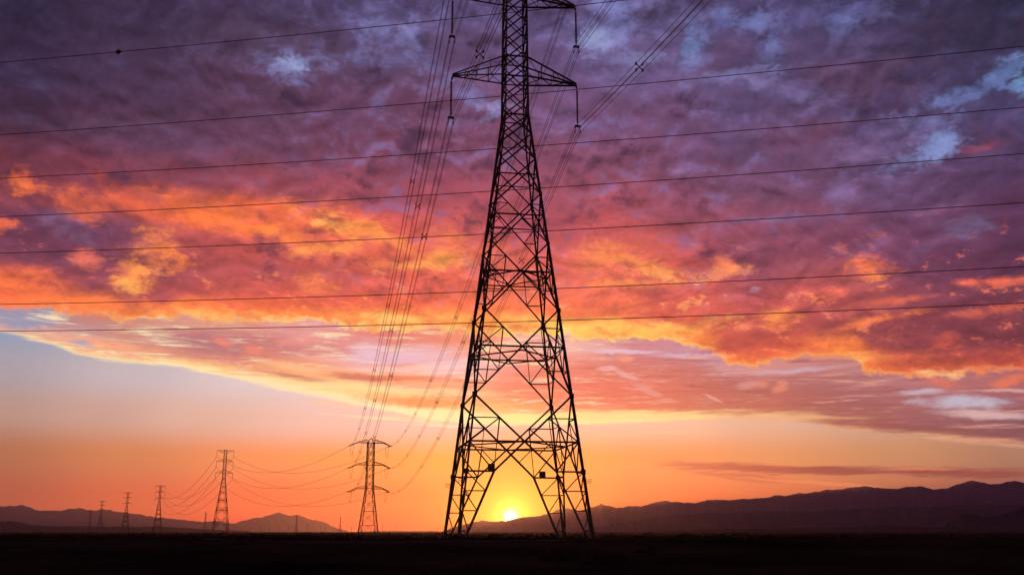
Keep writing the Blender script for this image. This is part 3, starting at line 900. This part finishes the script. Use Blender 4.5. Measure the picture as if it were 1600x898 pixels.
def suspension_members():
    """(name, a, b, width, arm index or None) of the tall tapering pylon, in its own frame: x along the arms."""
    out = []

    def P(c, z):
        h = half(z)
        return Vector((c[0] * h, c[1] * h, z))

    def lerp(a, b, t):
        return a + (b - a) * t

    for c in CORN:
        zs = [0, KINK, NODES[0], NODES[2], WAIST]
        for a, b in zip(zs, zs[1:] + [TOP]):
            if a == b:
                continue
            out.append(('leg', P(c, a), P(c, b), .165 if a < 12 else (.15 if a < WAIST else .12), None))
        # last piece of the straight upper body
    for f in range(4):
        A, B = CORN[f], CORN[(f + 1) % 4]
        # portal: from a leg node through the middle to the far side, then down to the far foot
        n1a, n1b = P(A, NODES[0]), P(B, NODES[0])
        mid = (P(A, C1) + P(B, C1)) / 2
        ka = mid + (n1b - mid) * (-(C1 - KINK) / (NODES[0] - C1))
        kb = mid + (n1a - mid) * (-(C1 - KINK) / (NODES[0] - C1))
        out += [('diagonal_brace', n1a, kb, .13, None), ('diagonal_brace', n1b, ka, .13, None),
                ('diagonal_brace', ka, P(A, 0), .135, None), ('diagonal_brace', kb, P(B, 0), .135, None),
                ('horizontal_brace', P(A, C1), P(B, C1), .125, None)]
        for c, k, n1 in ((A, ka, n1a), (B, kb, n1b)):
            out.append(('horizontal_brace', P(c, KINK), k, .12, None))
            prev = P(c, KINK)
            for i, z in enumerate((4.45, 3.1, 1.75)):
                s = lerp(P(c, 0), k, z / KINK)
                out.append(('small_brace', P(c, z), s, .075, None))
                out.append(('small_brace', s, prev, .075, None))
                prev = P(c, z)
            # above the kink
            out.append(('small_brace', P(c, C1), k, .09, None))
            q = lerp(mid, n1, .5)
            out.append(('small_brace', q, P(c, C1), .085, None))
            out.append(('small_brace', q, P(c, lerp(Vector((0, 0, C1)), Vector((0, 0, NODES[0])), .5).z), .075, None))
            out.append(('small_brace', q, lerp(P(c, C1), mid, .5), .07, None))
            out.append(('small_brace', lerp(k, mid, .55), lerp(P(c, C1), mid, .5), .07, None))
            out.append(('small_brace', k, lerp(P(c, C1), mid, .5), .07, None))
        for i in range(3):
            z0, z1, zc = NODES[i], NODES[i + 1], CROSS[i]
            w = (.125, .12, .11)[i]
            a0, b0, a1, b1 = P(A, z0), P(B, z0), P(A, z1), P(B, z1)
            wa, wb = (b0 - a0).length, (b1 - a1).length
            t = wa / (wa + wb)
            X = lerp(a0, b1, t)
            out += [('diagonal_brace', a0, b1, w, None), ('diagonal_brace', b0, a1, w, None),
                    ('horizontal_brace', P(A, X.z), P(B, X.z), .12 - .01 * i, None)]
            sw = .075 if i < 2 else .065
            for c, l0, l1 in ((A, a0, a1), (B, b0, b1)):
                H = P(c, X.z)
                for L in (l0, l1):
                    Mq = lerp(L, X, .5)
                    out.append(('small_brace', Mq, P(c, Mq.z), sw, None))
                    out.append(('small_brace', Mq, H, sw, None))
                    if i < 2:
                        out.append(('small_brace', Mq, lerp(H, X, .5), sw - .01, None))
        for i in range(3, 6):
            a0, b0, a1, b1 = P(A, NODES[i]), P(B, NODES[i]), P(A, NODES[i + 1]), P(B, NODES[i + 1])
            out += [('diagonal_brace', a0, b1, .115, None), ('diagonal_brace', b0, a1, .115, None)]
            if i == 3:
                X = lerp(a0, b1, .55)
                out.append(('horizontal_brace', P(A, X.z), P(B, X.z), .09, None))
        # straight upper body
        n = 11
        zz = [WAIST + (TOP - WAIST) * k / n for k in range(n + 1)]
        for k in range(n):
            out += [('diagonal_brace', P(A, zz[k]), P(B, zz[k + 1]), .10, None), ('diagonal_brace', P(B, zz[k]), P(A, zz[k + 1]), .10, None)]
        for z in (WAIST, 37.45, 39.2, 44.55, 46.2, TOP - .05):
            out.append(('horizontal_brace', P(A, z), P(B, z), .11, None))
    # plan bracing
    for z in (C1, CROSS[0] - .15, CROSS[1] - .15):
        m = [(P(CORN[i], z) + P(CORN[(i + 1) % 4], z)) / 2 for i in range(4)]
        for i in range(4):
            out.append(('plan_brace', m[i], m[(i + 1) % 4], .09, None))
    # crossarms
    for k, (nm, za) in enumerate(ARMS):
        for s in (-1, 1):
            L = ARM_L
            tip = Vector((s * L, 0, za))
            zt = za + 1.75 if k < 2 else za - 0.02
            zb = za + .05 if k < 2 else za - 1.6
            ch = []
            for y in (-1, 1):
                lo = P((s, y), zb)
                hi = P((s, y), zt)
                ch.append((lo, hi))
                out.append(('chord', lo, tip + Vector((-s * .1, y * .08, -.02)), .12, (k, s)))
                out.append(('chord', hi, tip + Vector((-s * .1, y * .08, .1)), .11, (k, s)))
            fr = (.0, .28, .52, .74, .9)
            for j in range(len(fr) - 1):
                for (lo, hi) in ch:
                    p0, p1 = lerp(lo, tip, fr[j]), lerp(lo, tip, fr[j + 1])
                    h0, h1 = lerp(hi, tip, fr[j]), lerp(hi, tip, fr[j + 1])
                    out.append(('arm_brace', p1, h0 if j % 2 == 0 else h1, .055, (k, s)))
                    if j:
                        out.append(('arm_brace', p0, h0, .05, (k, s)))
                (l0, h0_), (l1, h1_) = ch
                pa, pb = lerp(l0, tip, fr[j]), lerp(l1, tip, fr[j + 1])
                pc, pd = lerp(l1, tip, fr[j]), lerp(l0, tip, fr[j + 1])
                out.append(('arm_brace', pa if j % 2 else pc, pb if j % 2 else pd, .055, (k, s)))
    return out


def angle_members():
    """The stout pylon where the line turns: straight column, gull-shaped arms."""
    out = []
    W, T_ = 19.2, 38.2

    def hf(z):
        return 1.42 - (z - W) * .008 if z >= W else 1.42 + (W - z) * .115

    def P(c, z):
        return Vector((c[0] * hf(z), c[1] * hf(z), z))

    def lerp(a, b, t):
        return a + (b - a) * t

    for c in CORN:
        out.append(('leg', P(c, 0), P(c, W), .36, None))
        out.append(('leg', P(c, W), P(c, T_), .34, None))
    zz = [4.2, 9.8, 14.8, W]
    up = [W + (T_ - W) * k / 6 for k in range(7)]
    for f in range(4):
        A, B = CORN[f], CORN[(f + 1) % 4]
        mid = (P(A, 4.2) + P(B, 4.2)) / 2
        out += [('diagonal_brace', P(A, 0), mid, .2, None), ('diagonal_brace', P(B, 0), mid, .2, None),
                ('horizontal_brace', P(A, 4.2), P(B, 4.2), .2, None)]
        for a, b in list(zip(zz, zz[1:])) + list(zip(up, up[1:])):
            out += [('diagonal_brace', P(A, a), P(B, b), .17, None), ('diagonal_brace', P(B, a), P(A, b), .17, None)]
        for z in (9.8, W, 28.6, 37.7):
            out.append(('horizontal_brace', P(A, z), P(B, z), .18, None))
    for c in CORN:      # peak
        out.append(('leg', P(c, T_), Vector((0, 0, 39.7)), .22, None))
    for k, zr in enumerate((18.9, 28.6, 37.7)):
        for s in (-1, 1):
            L = 8.3
            tip = Vector((s * L, 0, zr - 1.15))
            knee = [Vector((s * L * .64, y * .5, zr - .02)) for y in (-1, 1)]
            kneeh = [Vector((s * L * .64, y * .4, zr + .42)) for y in (-1, 1)]
            for y, kn, kh in zip((-1, 1), knee, kneeh):
                lo, hi = P((s, y), zr), P((s, y), zr + 1.35)
                out += [('chord', lo, kn, .22, (k, s)), ('chord', kn, tip, .24, (k, s)),
                        ('chord', hi, kh, .2, (k, s)), ('chord', kh, tip + Vector((0, 0, .12)), .22, (k, s))]
                for j in range(3):
                    out.append(('arm_brace', lerp(lo, kn, j / 3), lerp(hi, kh, (j + .5) / 3), .1, (k, s)))
                    out.append(('arm_brace', lerp(lo, kn, (j + 1) / 3), lerp(hi, kh, (j + .5) / 3), .1, (k, s)))
            for j in range(3):
                a_, b_ = P((s, -1), zr), P((s, 1), zr)
                out.append(('arm_brace', lerp(a_, knee[0], j / 3), lerp(b_, knee[1], (j + 1) / 3), .1, (k, s)))
    return out


SUSP = suspension_members()
ANGL = angle_members()
ARM_NAME = ('crossarm', 'crossarm', 'crossarm')


def pylon(members_, loc, rz, label, grp=None, scale=1.0, width=1.0, full=True, tip_w=.3):
    root = empty('lattice_pylon', loc, rz)
    tag(root, label, 'pylon', grp)
    arms = {}
    legs = {}
    rest = {}
    armrest = {}
    for nm, a, b, w, arm in members_:
        a, b, w = Vector(a) * scale, Vector(b) * scale, w * scale * width
        if arm is not None and arm not in arms:
            # the arm's hanger plate at its tip carries the chords and braces as sub-parts
            tip = max((m for m in members_ if m[4] == arm and m[0] == 'chord'), key=lambda m: abs(m[2].x))[2] * scale
            mb = MB().box(tip + Vector((-arm[1] * .12, 0, 0)), (.34 * scale, .22 * scale, .2 * scale * width))
            mb.box(tip + Vector((arm[1] * .02, 0, -.18 * scale)), (.1, .06, .3 * scale))
            if not full:
                for m in members_:
                    if m[4] == arm:
                        mb.angle(m[1] * scale, m[2] * scale, m[3] * scale * width)
            arms[arm] = mb.build('crossarm', MAT['steel'], root)
        if full:
            if arm is not None:
                member(nm, a, b, w, arms[arm])
            elif nm != 'leg':
                member(nm, a, b, w, root)
        elif arm is None and nm != 'leg':
            rest.setdefault('bracing', MB()).angle(a, b, w)
        if nm == 'leg':
            key = (a.x > 0 if abs(a.x) > .01 else b.x > 0, a.y > 0 if abs(a.y) > .01 else b.y > 0)
            legs.setdefault(key, MB()).angle(a, b, w)
    for mb in legs.values():
        mb.build('leg', MAT['steel'], root)
    for k, mb in rest.items():
        o = mb.build('lattice_bracing', MAT['steel'], root)
        o['kind'] = 'stuff'
    return root


PHI1 = math.radians(9.74)
T1 = Vector((0.23, 75, 0))
P1 = pylon(SUSP, T1, PHI1, 'huge dark steel lattice pylon in the foreground with the setting sun between its legs')
# signs, climbing guards and gusset plates of the big pylon
for i, (c, sx) in enumerate((((-1, -1), 1), ((1, 1), -1))):
    h = half(KINK)
    MB().box((c[0] * h + sx * (1.75 if i == 0 else 1.25), c[1] * (h + .04), KINK + .28), (.5, .06, .46)).build('sign_plate', MAT['sign'], P1)
for c in CORN:
    h = half(5.1)
    mb = MB()
    for k in range(3):
        for dx, dy in ((1, 0), (0, 1)):
            mb.angle((c[0] * (h - .05), c[1] * (h - .05), 5.0 + k * .12), (c[0] * (h + .5 * dx), c[1] * (h + .5 * dy), 5.05 + k * .12), .035)
    mb.build('climbing_guard', MAT['steel'], P1)
    base = MB()
    g = half(0)
    base.box((c[0] * g, c[1] * g, -.02), (.9, .9, .34))
    base.build('concrete_footing', MAT['track'], P1)
    for z in [KINK, NODES[0], NODES[1], NODES[2], NODES[3]]:
        h = half(z)
        s_ = .36 if z < 20 else .28
        MB().box((c[0] * h, c[1] * (h + .012), z), (s_, .03, s_)).box((c[0] * (h + .012), c[1] * h, z), (.03, s_, s_)).build('gusset_plate', MAT['steel'], P1)
    pegs = MB()
for k in range(70):
    z = 6.2 + k * .4
    h = half(z)
    pegs.tube([(h, -h, z), (h + (.2 if k % 2 else 0), -h - (0 if k % 2 else .2), z)], .012, 4)
pegs_o = pegs.build('step_bolts', MAT['steel'], P1)
pegs_o['kind'] = 'stuff'

T2 = at(575, 832, 420)
T2.z = 0
PHI2 = math.radians(19)
pylon(ANGL, T2, PHI2, 'stout pylon with gull-shaped crossarms and hanging jumper loops, nearest of the distant pylons',
      width=.85)
T3 = at(344, 832, 636)
T3.z = 0
PHI3 = math.radians(24)
pylon(SUSP, T3, PHI3, 'tall slim tapering pylon between the stout gull-armed pylon and the smaller ones further left', width=1.05,
      grp=None)
FAR = 'distant pylons dwindling to the left'
T4 = at(245, 832, 1134)
T5 = at(194.5, 832, 1334)
T6 = at(155.5, 828, 1715)
T7 = at(139, 828, 2418)
for T_ in (T4, T5, T6, T7):
    T_.z = 0
pylon(SUSP, T4, math.radians(24), 'first small pylon left of the tall slim tapering pylon, in front of dark hills', FAR, 1.0, 1.6, False)
pylon(SUSP, T5, math.radians(24), 'far pylon with its upper half above the hills, second left of the slim pylon', FAR, 1.0, 1.8, False)
pylon(SUSP, T6, math.radians(24), 'tiny pylon whose head just clears the hill crest at far left', FAR, 1.0, 2.1, False)
pylon(SUSP, T7, math.radians(24), 'faintest and leftmost pylon, entirely below the crest of the hills', FAR, 1.0, 2.5, False)
# masts of another line on the horizon
for px, top, dpt, lab in ((319.5, 800, 1530, 'slender far mast just left of the tall slim tapering pylon'),
                          (462.5, 804, 1650, 'small dark pylon standing before the pointed hill'),
                          (531, 807, 1900, 'slender mast at the right foot of the pointed hill')):
    T = at(px, 832, dpt)
    T.z = 0
    H = at(px, top, dpt).z
    pylon(SUSP, T, math.radians(62), lab, 'masts of a second line on the horizon', H / 51.9, 2.0, False)


def pole(px, top, dpt):
    T = at(px, 832, dpt)
    H = at(px, top, dpt).z
    o = empty('utility_pole', (T.x, T.y, 0), rnd.uniform(-.3, .3))
    MB().tube([(0, 0, -.3), (0, 0, H)], [.38, .28], 6).build('post', MAT['wood'], o)
    MB().box((0, .3, H - 1.4), (4.2, .3, .3)).build('crossbar', MAT['wood'], o)
    return o


for px, top, dpt, lab in (
        (367, 824, 2100, 'first short pole right of the tall slim tapering pylon'),
        (390, 823, 2100, 'second short pole right of the tall slim tapering pylon'),
        (407, 822, 2100, 'short pole below the left slope of the pointed hill'),
        (421, 822, 2100, 'short pole below the left shoulder of the pointed hill'),
        (436, 820, 2100, 'short pole straight below the peak of the pointed hill'),
        (450, 819, 2100, 'short pole just left of the small dark pylon before the pointed hill'),
        (480, 818, 2000, 'pole just right of the small dark pylon before the pointed hill'),
        (501, 820, 2000, 'left pole of the close pair below the right slope of the pointed hill'),
        (507.5, 818, 2000, 'right pole of the close pair below the right slope of the pointed hill'),
        (549, 822, 2000, 'short pole left of the feet of the stout gull-armed pylon'),
        (597, 818, 2000, 'pole touching the right foot of the stout gull-armed pylon'),
        (619, 823, 2000, 'lone short pole halfway from the stout pylon to the big pylon'),
        (684, 824, 1900, 'short pole just left of the big pylon'),
        (747, 825, 1900, 'short pole between the left legs of the big pylon below the low hill'),
        (1214, 824, 1900, 'single tiny pole on the plain far to the right')):
    tag(pole(px, top, dpt), lab, 'utility pole', 'short poles along the horizon')


# ------------------------------------------------------------------ insulators and conductors
def disc_string(mb, a, b, r=.105, pitch=.16):
    a, b = Vector(a), Vector(b)
    L = (b - a).length
    n = max(3, int(L / pitch))
    pts, rr = [], []
    for i in range(n):
        for t, q in ((0, .035), (.25, r), (.6, r * .8), (.7, .035)):
            pts.append(a + (b - a) * ((i + t) / n))
            rr.append(q)
    pts.append(b)
    rr.append(.035)
    mb.tube(pts, rr, 7)
    return mb


def tip_of(T, phi, k, s, L=ARM_L, zs=None):
    z = (zs or [a[1] for a in ARMS])[k]
    return Vector((T.x + s * L * math.cos(phi), T.y + s * L * math.sin(phi), z))


BS = .22      # half side of the square bundle
STR = 3.9
SIDE = {-1: 'left', 1: 'right'}
LEVEL = ('lower', 'middle', 'upper')
U1 = Vector((math.cos(PHI1), math.sin(PHI1), 0))


def insulator_string(tip, k, s):
    root = empty('insulator_string', tip, PHI1)
    tag(root, f'long insulator string under the big pylon\'s {LEVEL[k]} {SIDE[s]} crossarm', 'insulator', 'insulator strings of the big pylon')
    MB().tube([(0, 0, -.1), (0, 0, -.55)], .035, 6).build('hanger', MAT['steel'], root)
    disc_string(MB(), (0, 0, -.5), (0, 0, -3.35)).build('insulator_discs', MAT['insulator'], root)
    MB().tube([(0, 0, -3.35), (0, 0, -3.55)], .04, 6).box((0, 0, -3.62), (.46, .05, .2)).build('yoke_plate', MAT['steel'], root)
    for x in (-1, 1):
        for z in (-1, 1):
            mb = MB().box((x * BS, 0, -STR + z * BS + .0), (.07, .32, .09))
            mb.angle((x * BS * .6, 0, -3.62), (x * BS, 0, -STR + z * BS), .045)
            mb.build('clamp', MAT['steel'], root)


def span(name, A, B, sag, s0=0.0, n=48, quad=True, r=.019, spacers=True, grp=None, label=None, stop=1.0, cat='conductor', bs=BS, start=0.0):
    A, B = Vector(A), Vector(B)
    d = B - A
    side = Vector((d.y, -d.x, 0)).normalized()

    def c(t):
        p = A + d * t
        p.z -= 4 * sag * t * (1 - t)
        return p
    ts = [start + (stop - start) * i / n for i in range(n + 1)]
    if not quad:
        mb = MB().tube([c(t) for t in ts], r, 5)
        o = mb.build(name, MAT['wire'])
        return tag(o, label, cat, grp)
    root = empty(name, A)
    tag(root, label, cat, grp)
    for x in (-1, 1):
        for z in (-1, 1):
            off = side * (x * bs) + Vector((0, 0, z * bs)) - A
            MB().tube([c(t) + off for t in ts], r, 5).build('conductor', MAT['wire'], root)
    if spacers:
        L = d.length
        k0 = s0
        while k0 < L * stop - 8:
            t = k0 / L
            p = c(t) - A
            mb = MB()
            for x in (-1, 1):
                mb.tube([p + side * (x * bs) + Vector((0, 0, bs)), p + side * (-x * bs) + Vector((0, 0, -bs))], .032, 5)
                for z in (-1, 1):
                    mb.box(p + side * (x * bs) + Vector((0, 0, z * bs)), (.11, .2, .11))
            mb.build('spacer', MAT['steel'], root)
            k0 += 44 + (k0 * 7.3) % 9
    return root


ZT2 = [18.9 - 1.15, 28.6 - 1.15, 37.7 - 1.15]
T0 = T1 + Vector((math.sin(PHI1), -math.cos(PHI1), 0)) * 350
for k in range(3):
    for s in (-1, 1):
        tip = tip_of(T1, PHI1, k, s)
        insulator_string(tip, k, s)
        A = tip - Vector((0, 0, STR))
        t2 = tip_of(T2, PHI2, k, s, 8.3, ZT2)
        # strain insulators at the stout pylon, then the jumper loop under the arm
        back = (A - t2).normalized()
        B = t2 + back * 3.2
        B.z -= .25
        span('conductor_bundle', A, B, 9.0, s0=22 + 9 * k + (5 if s > 0 else 0), label=f'bundled conductors from the big pylon\'s {LEVEL[k]} {SIDE[s]} insulator to the stout gull-armed pylon',
             grp='conductor bundles between the big pylon and the stout pylon')
        C_ = A + Vector((math.sin(PHI1), -math.cos(PHI1), 0)) * 350
        span('conductor_bundle', A, C_, 350 * (.168, .148, .13)[k] / 4, s0=17 + 4 * k, label=f'bundled conductors from the big pylon\'s {LEVEL[k]} {SIDE[s]} insulator overhead towards the viewer',
             grp='conductor bundles passing overhead', n=70)
        t3 = tip_of(T3, PHI3, k, s) - Vector((0, 0, STR))
        fwd = (t3 - t2).normalized()
        F = t2 + fwd * 3.2
        F.z -= .25
        rt = empty('strain_insulator', t2)
        tag(rt, f'pair of strain insulators on the {LEVEL[k]} {SIDE[s]} arm of the stout gull-armed pylon', 'insulator', 'strain insulators of the stout pylon')
        disc_string(MB(), (0, 0, 0), B - t2, .2, .3).build('insulator_discs', MAT['insulator'], rt)
        disc_string(MB(), (0, 0, 0), F - t2, .2, .3).build('insulator_discs', MAT['insulator'], rt)
        pts = []
        for i in range(17):
            t = i / 16
            p = B.lerp(F, t)
            p.z -= 4.4 * (1 - abs(2 * t - 1) ** 3)
            p += Vector((math.cos(PHI2), math.sin(PHI2), 0)) * (-s * .9)
            pts.append(p)
        pts = [B] + pts + [F]
        tag(MB().tube(pts, .06, 5).build('jumper_loop', MAT['wire']), f'jumper wire looping under the stout gull-armed pylon\'s {LEVEL[k]} {SIDE[s]} arm', 'jumper wire', 'jumper loops of the stout pylon')
        span('conductor', F, t3, 10.5, quad=False, r=.06, n=40, label=f'sagging {LEVEL[k]} {SIDE[s]} wire from the stout gull-armed pylon to the tall slim pylon',
             grp='wires between the stout pylon and the tall slim pylon')
        t4 = tip_of(T4, math.radians(24), k, s) - Vector((0, 0, STR))
        span('conductor', t3, t4, 17, quad=False, r=.085, n=40, label=f'faint {LEVEL[k]} {SIDE[s]} wire from the tall slim pylon to the next small pylon',
             grp='wires left of the tall slim pylon')
        for T_, w in ((T3, .13), (T4, .16)):
            tp = tip_of(T_, PHI3, k, s)
            which = 'tall slim pylon' if T_ is T3 else 'first small pylon left of it'
            tag(disc_string(MB(), tp, tp - Vector((0, 0, STR)), w * 1.3, .45).build('insulator_string', MAT['insulator']),
                f'insulator string under the {LEVEL[k]} {SIDE[s]} arm of the {which}', 'insulator', 'insulator strings of the distant pylons')

# ------------------------------------------------------------------ the seven wires of the crossing line
CROSSING = [
    ((0, 99), (430, 60), (785, 22), (980, 0), (1100, -14)),
    ((0, 211), (400, 187), (785, 150), (1100, 124), (1600, 73)),
    ((0, 281), (400, 260), (780, 233), (1100, 211), (1600, 169)),
    ((0, 342), (400, 323), (770, 299), (1100, 280), (1600, 242)),
    ((0, 397), (400, 384), (760, 366), (1100, 350), (1600, 317)),
    ((0, 479), (400, 469), (750, 456), (1100, 443), (1600, 419)),
    ((0, 518), (400, 513), (740, 505), (1100, 495), (1600, 473)),
]
WLAB = ['topmost of the seven single wires, with a small dark bead at its left',
        'second highest of the seven single wires, passing just under the big pylon\'s lower crossarm',
        'third from the top of the seven single wires crossing the whole sky',
        'middle one of the seven single wires crossing the whole sky',
        'third from the bottom of the seven single wires crossing the whole sky',
        'second from the bottom of the seven single wires, over the orange cloud',
        'lowest of the seven single wires, along the bright yellow cloud edge']


def crossing_wire(i, pix):
    # the crossing line runs behind the big pylon, a little nearer at its right end
    P = []
    for x, y in pix:
        t = x / 1600
        dpt = 99 - 17 * t
        P.append(at(x, y, dpt))
    q = np.array([[p.x, p.y, p.z] for p in P])
    cy = np.polyfit(q[:, 0], q[:, 1], 1)
    cz = np.polyfit(q[:, 0], q[:, 2], 2)
    cz[0] = max(cz[0], 0.0002)
    x0, x1 = -150, 150
    n = 60
    pts = [(x, np.polyval(cy, x), np.polyval(cz, x)) for x in np.linspace(x0, x1, n + 1)]
    root = empty('overhead_wire', (0, 0, 0))
    tag(root, WLAB[i], 'wire', 'single wires crossing the sky')
    MB().tube(pts, .036, 6).build('wire', MAT['wire'], root)
    if i == 0:
        p = at(185, 83, 97)
        xx = p.x
        c = Vector((xx, np.polyval(cy, xx), np.polyval(cz, xx)))
        d = Vector((1, cy[0], 0)).normalized()
        MB().tube([c - d * .32, c - d * .2, c, c + d * .2, c + d * .32], [.05, .17, .26, .17, .05], 10).build('bead', MAT['insulator'], root)


for i, px_ in enumerate(CROSSING):
    crossing_wire(i, px_)

# ------------------------------------------------------------------ evening haze
hz = MB().box((0, 0, 449.0), (33000, 33000, 902)).build('haze', None)
tag(hz, kind='stuff')
hm = bpy.data.materials.new('evening_haze')
hm.use_nodes = True
hn = hm.node_tree
hn.nodes.clear()
pv = hn.nodes.new('ShaderNodeVolumePrincipled')
pv.inputs['Color'].default_value = (0.56, 0.46, 1.0, 1)
pv.inputs['Density'].default_value = 3.2e-5
pv.inputs['Anisotropy'].default_value = 0.78
ho = hn.nodes.new('ShaderNodeOutputMaterial')
hn.links.new(pv.outputs[0], ho.inputs['Volume'])
hz.data.materials.append(hm)
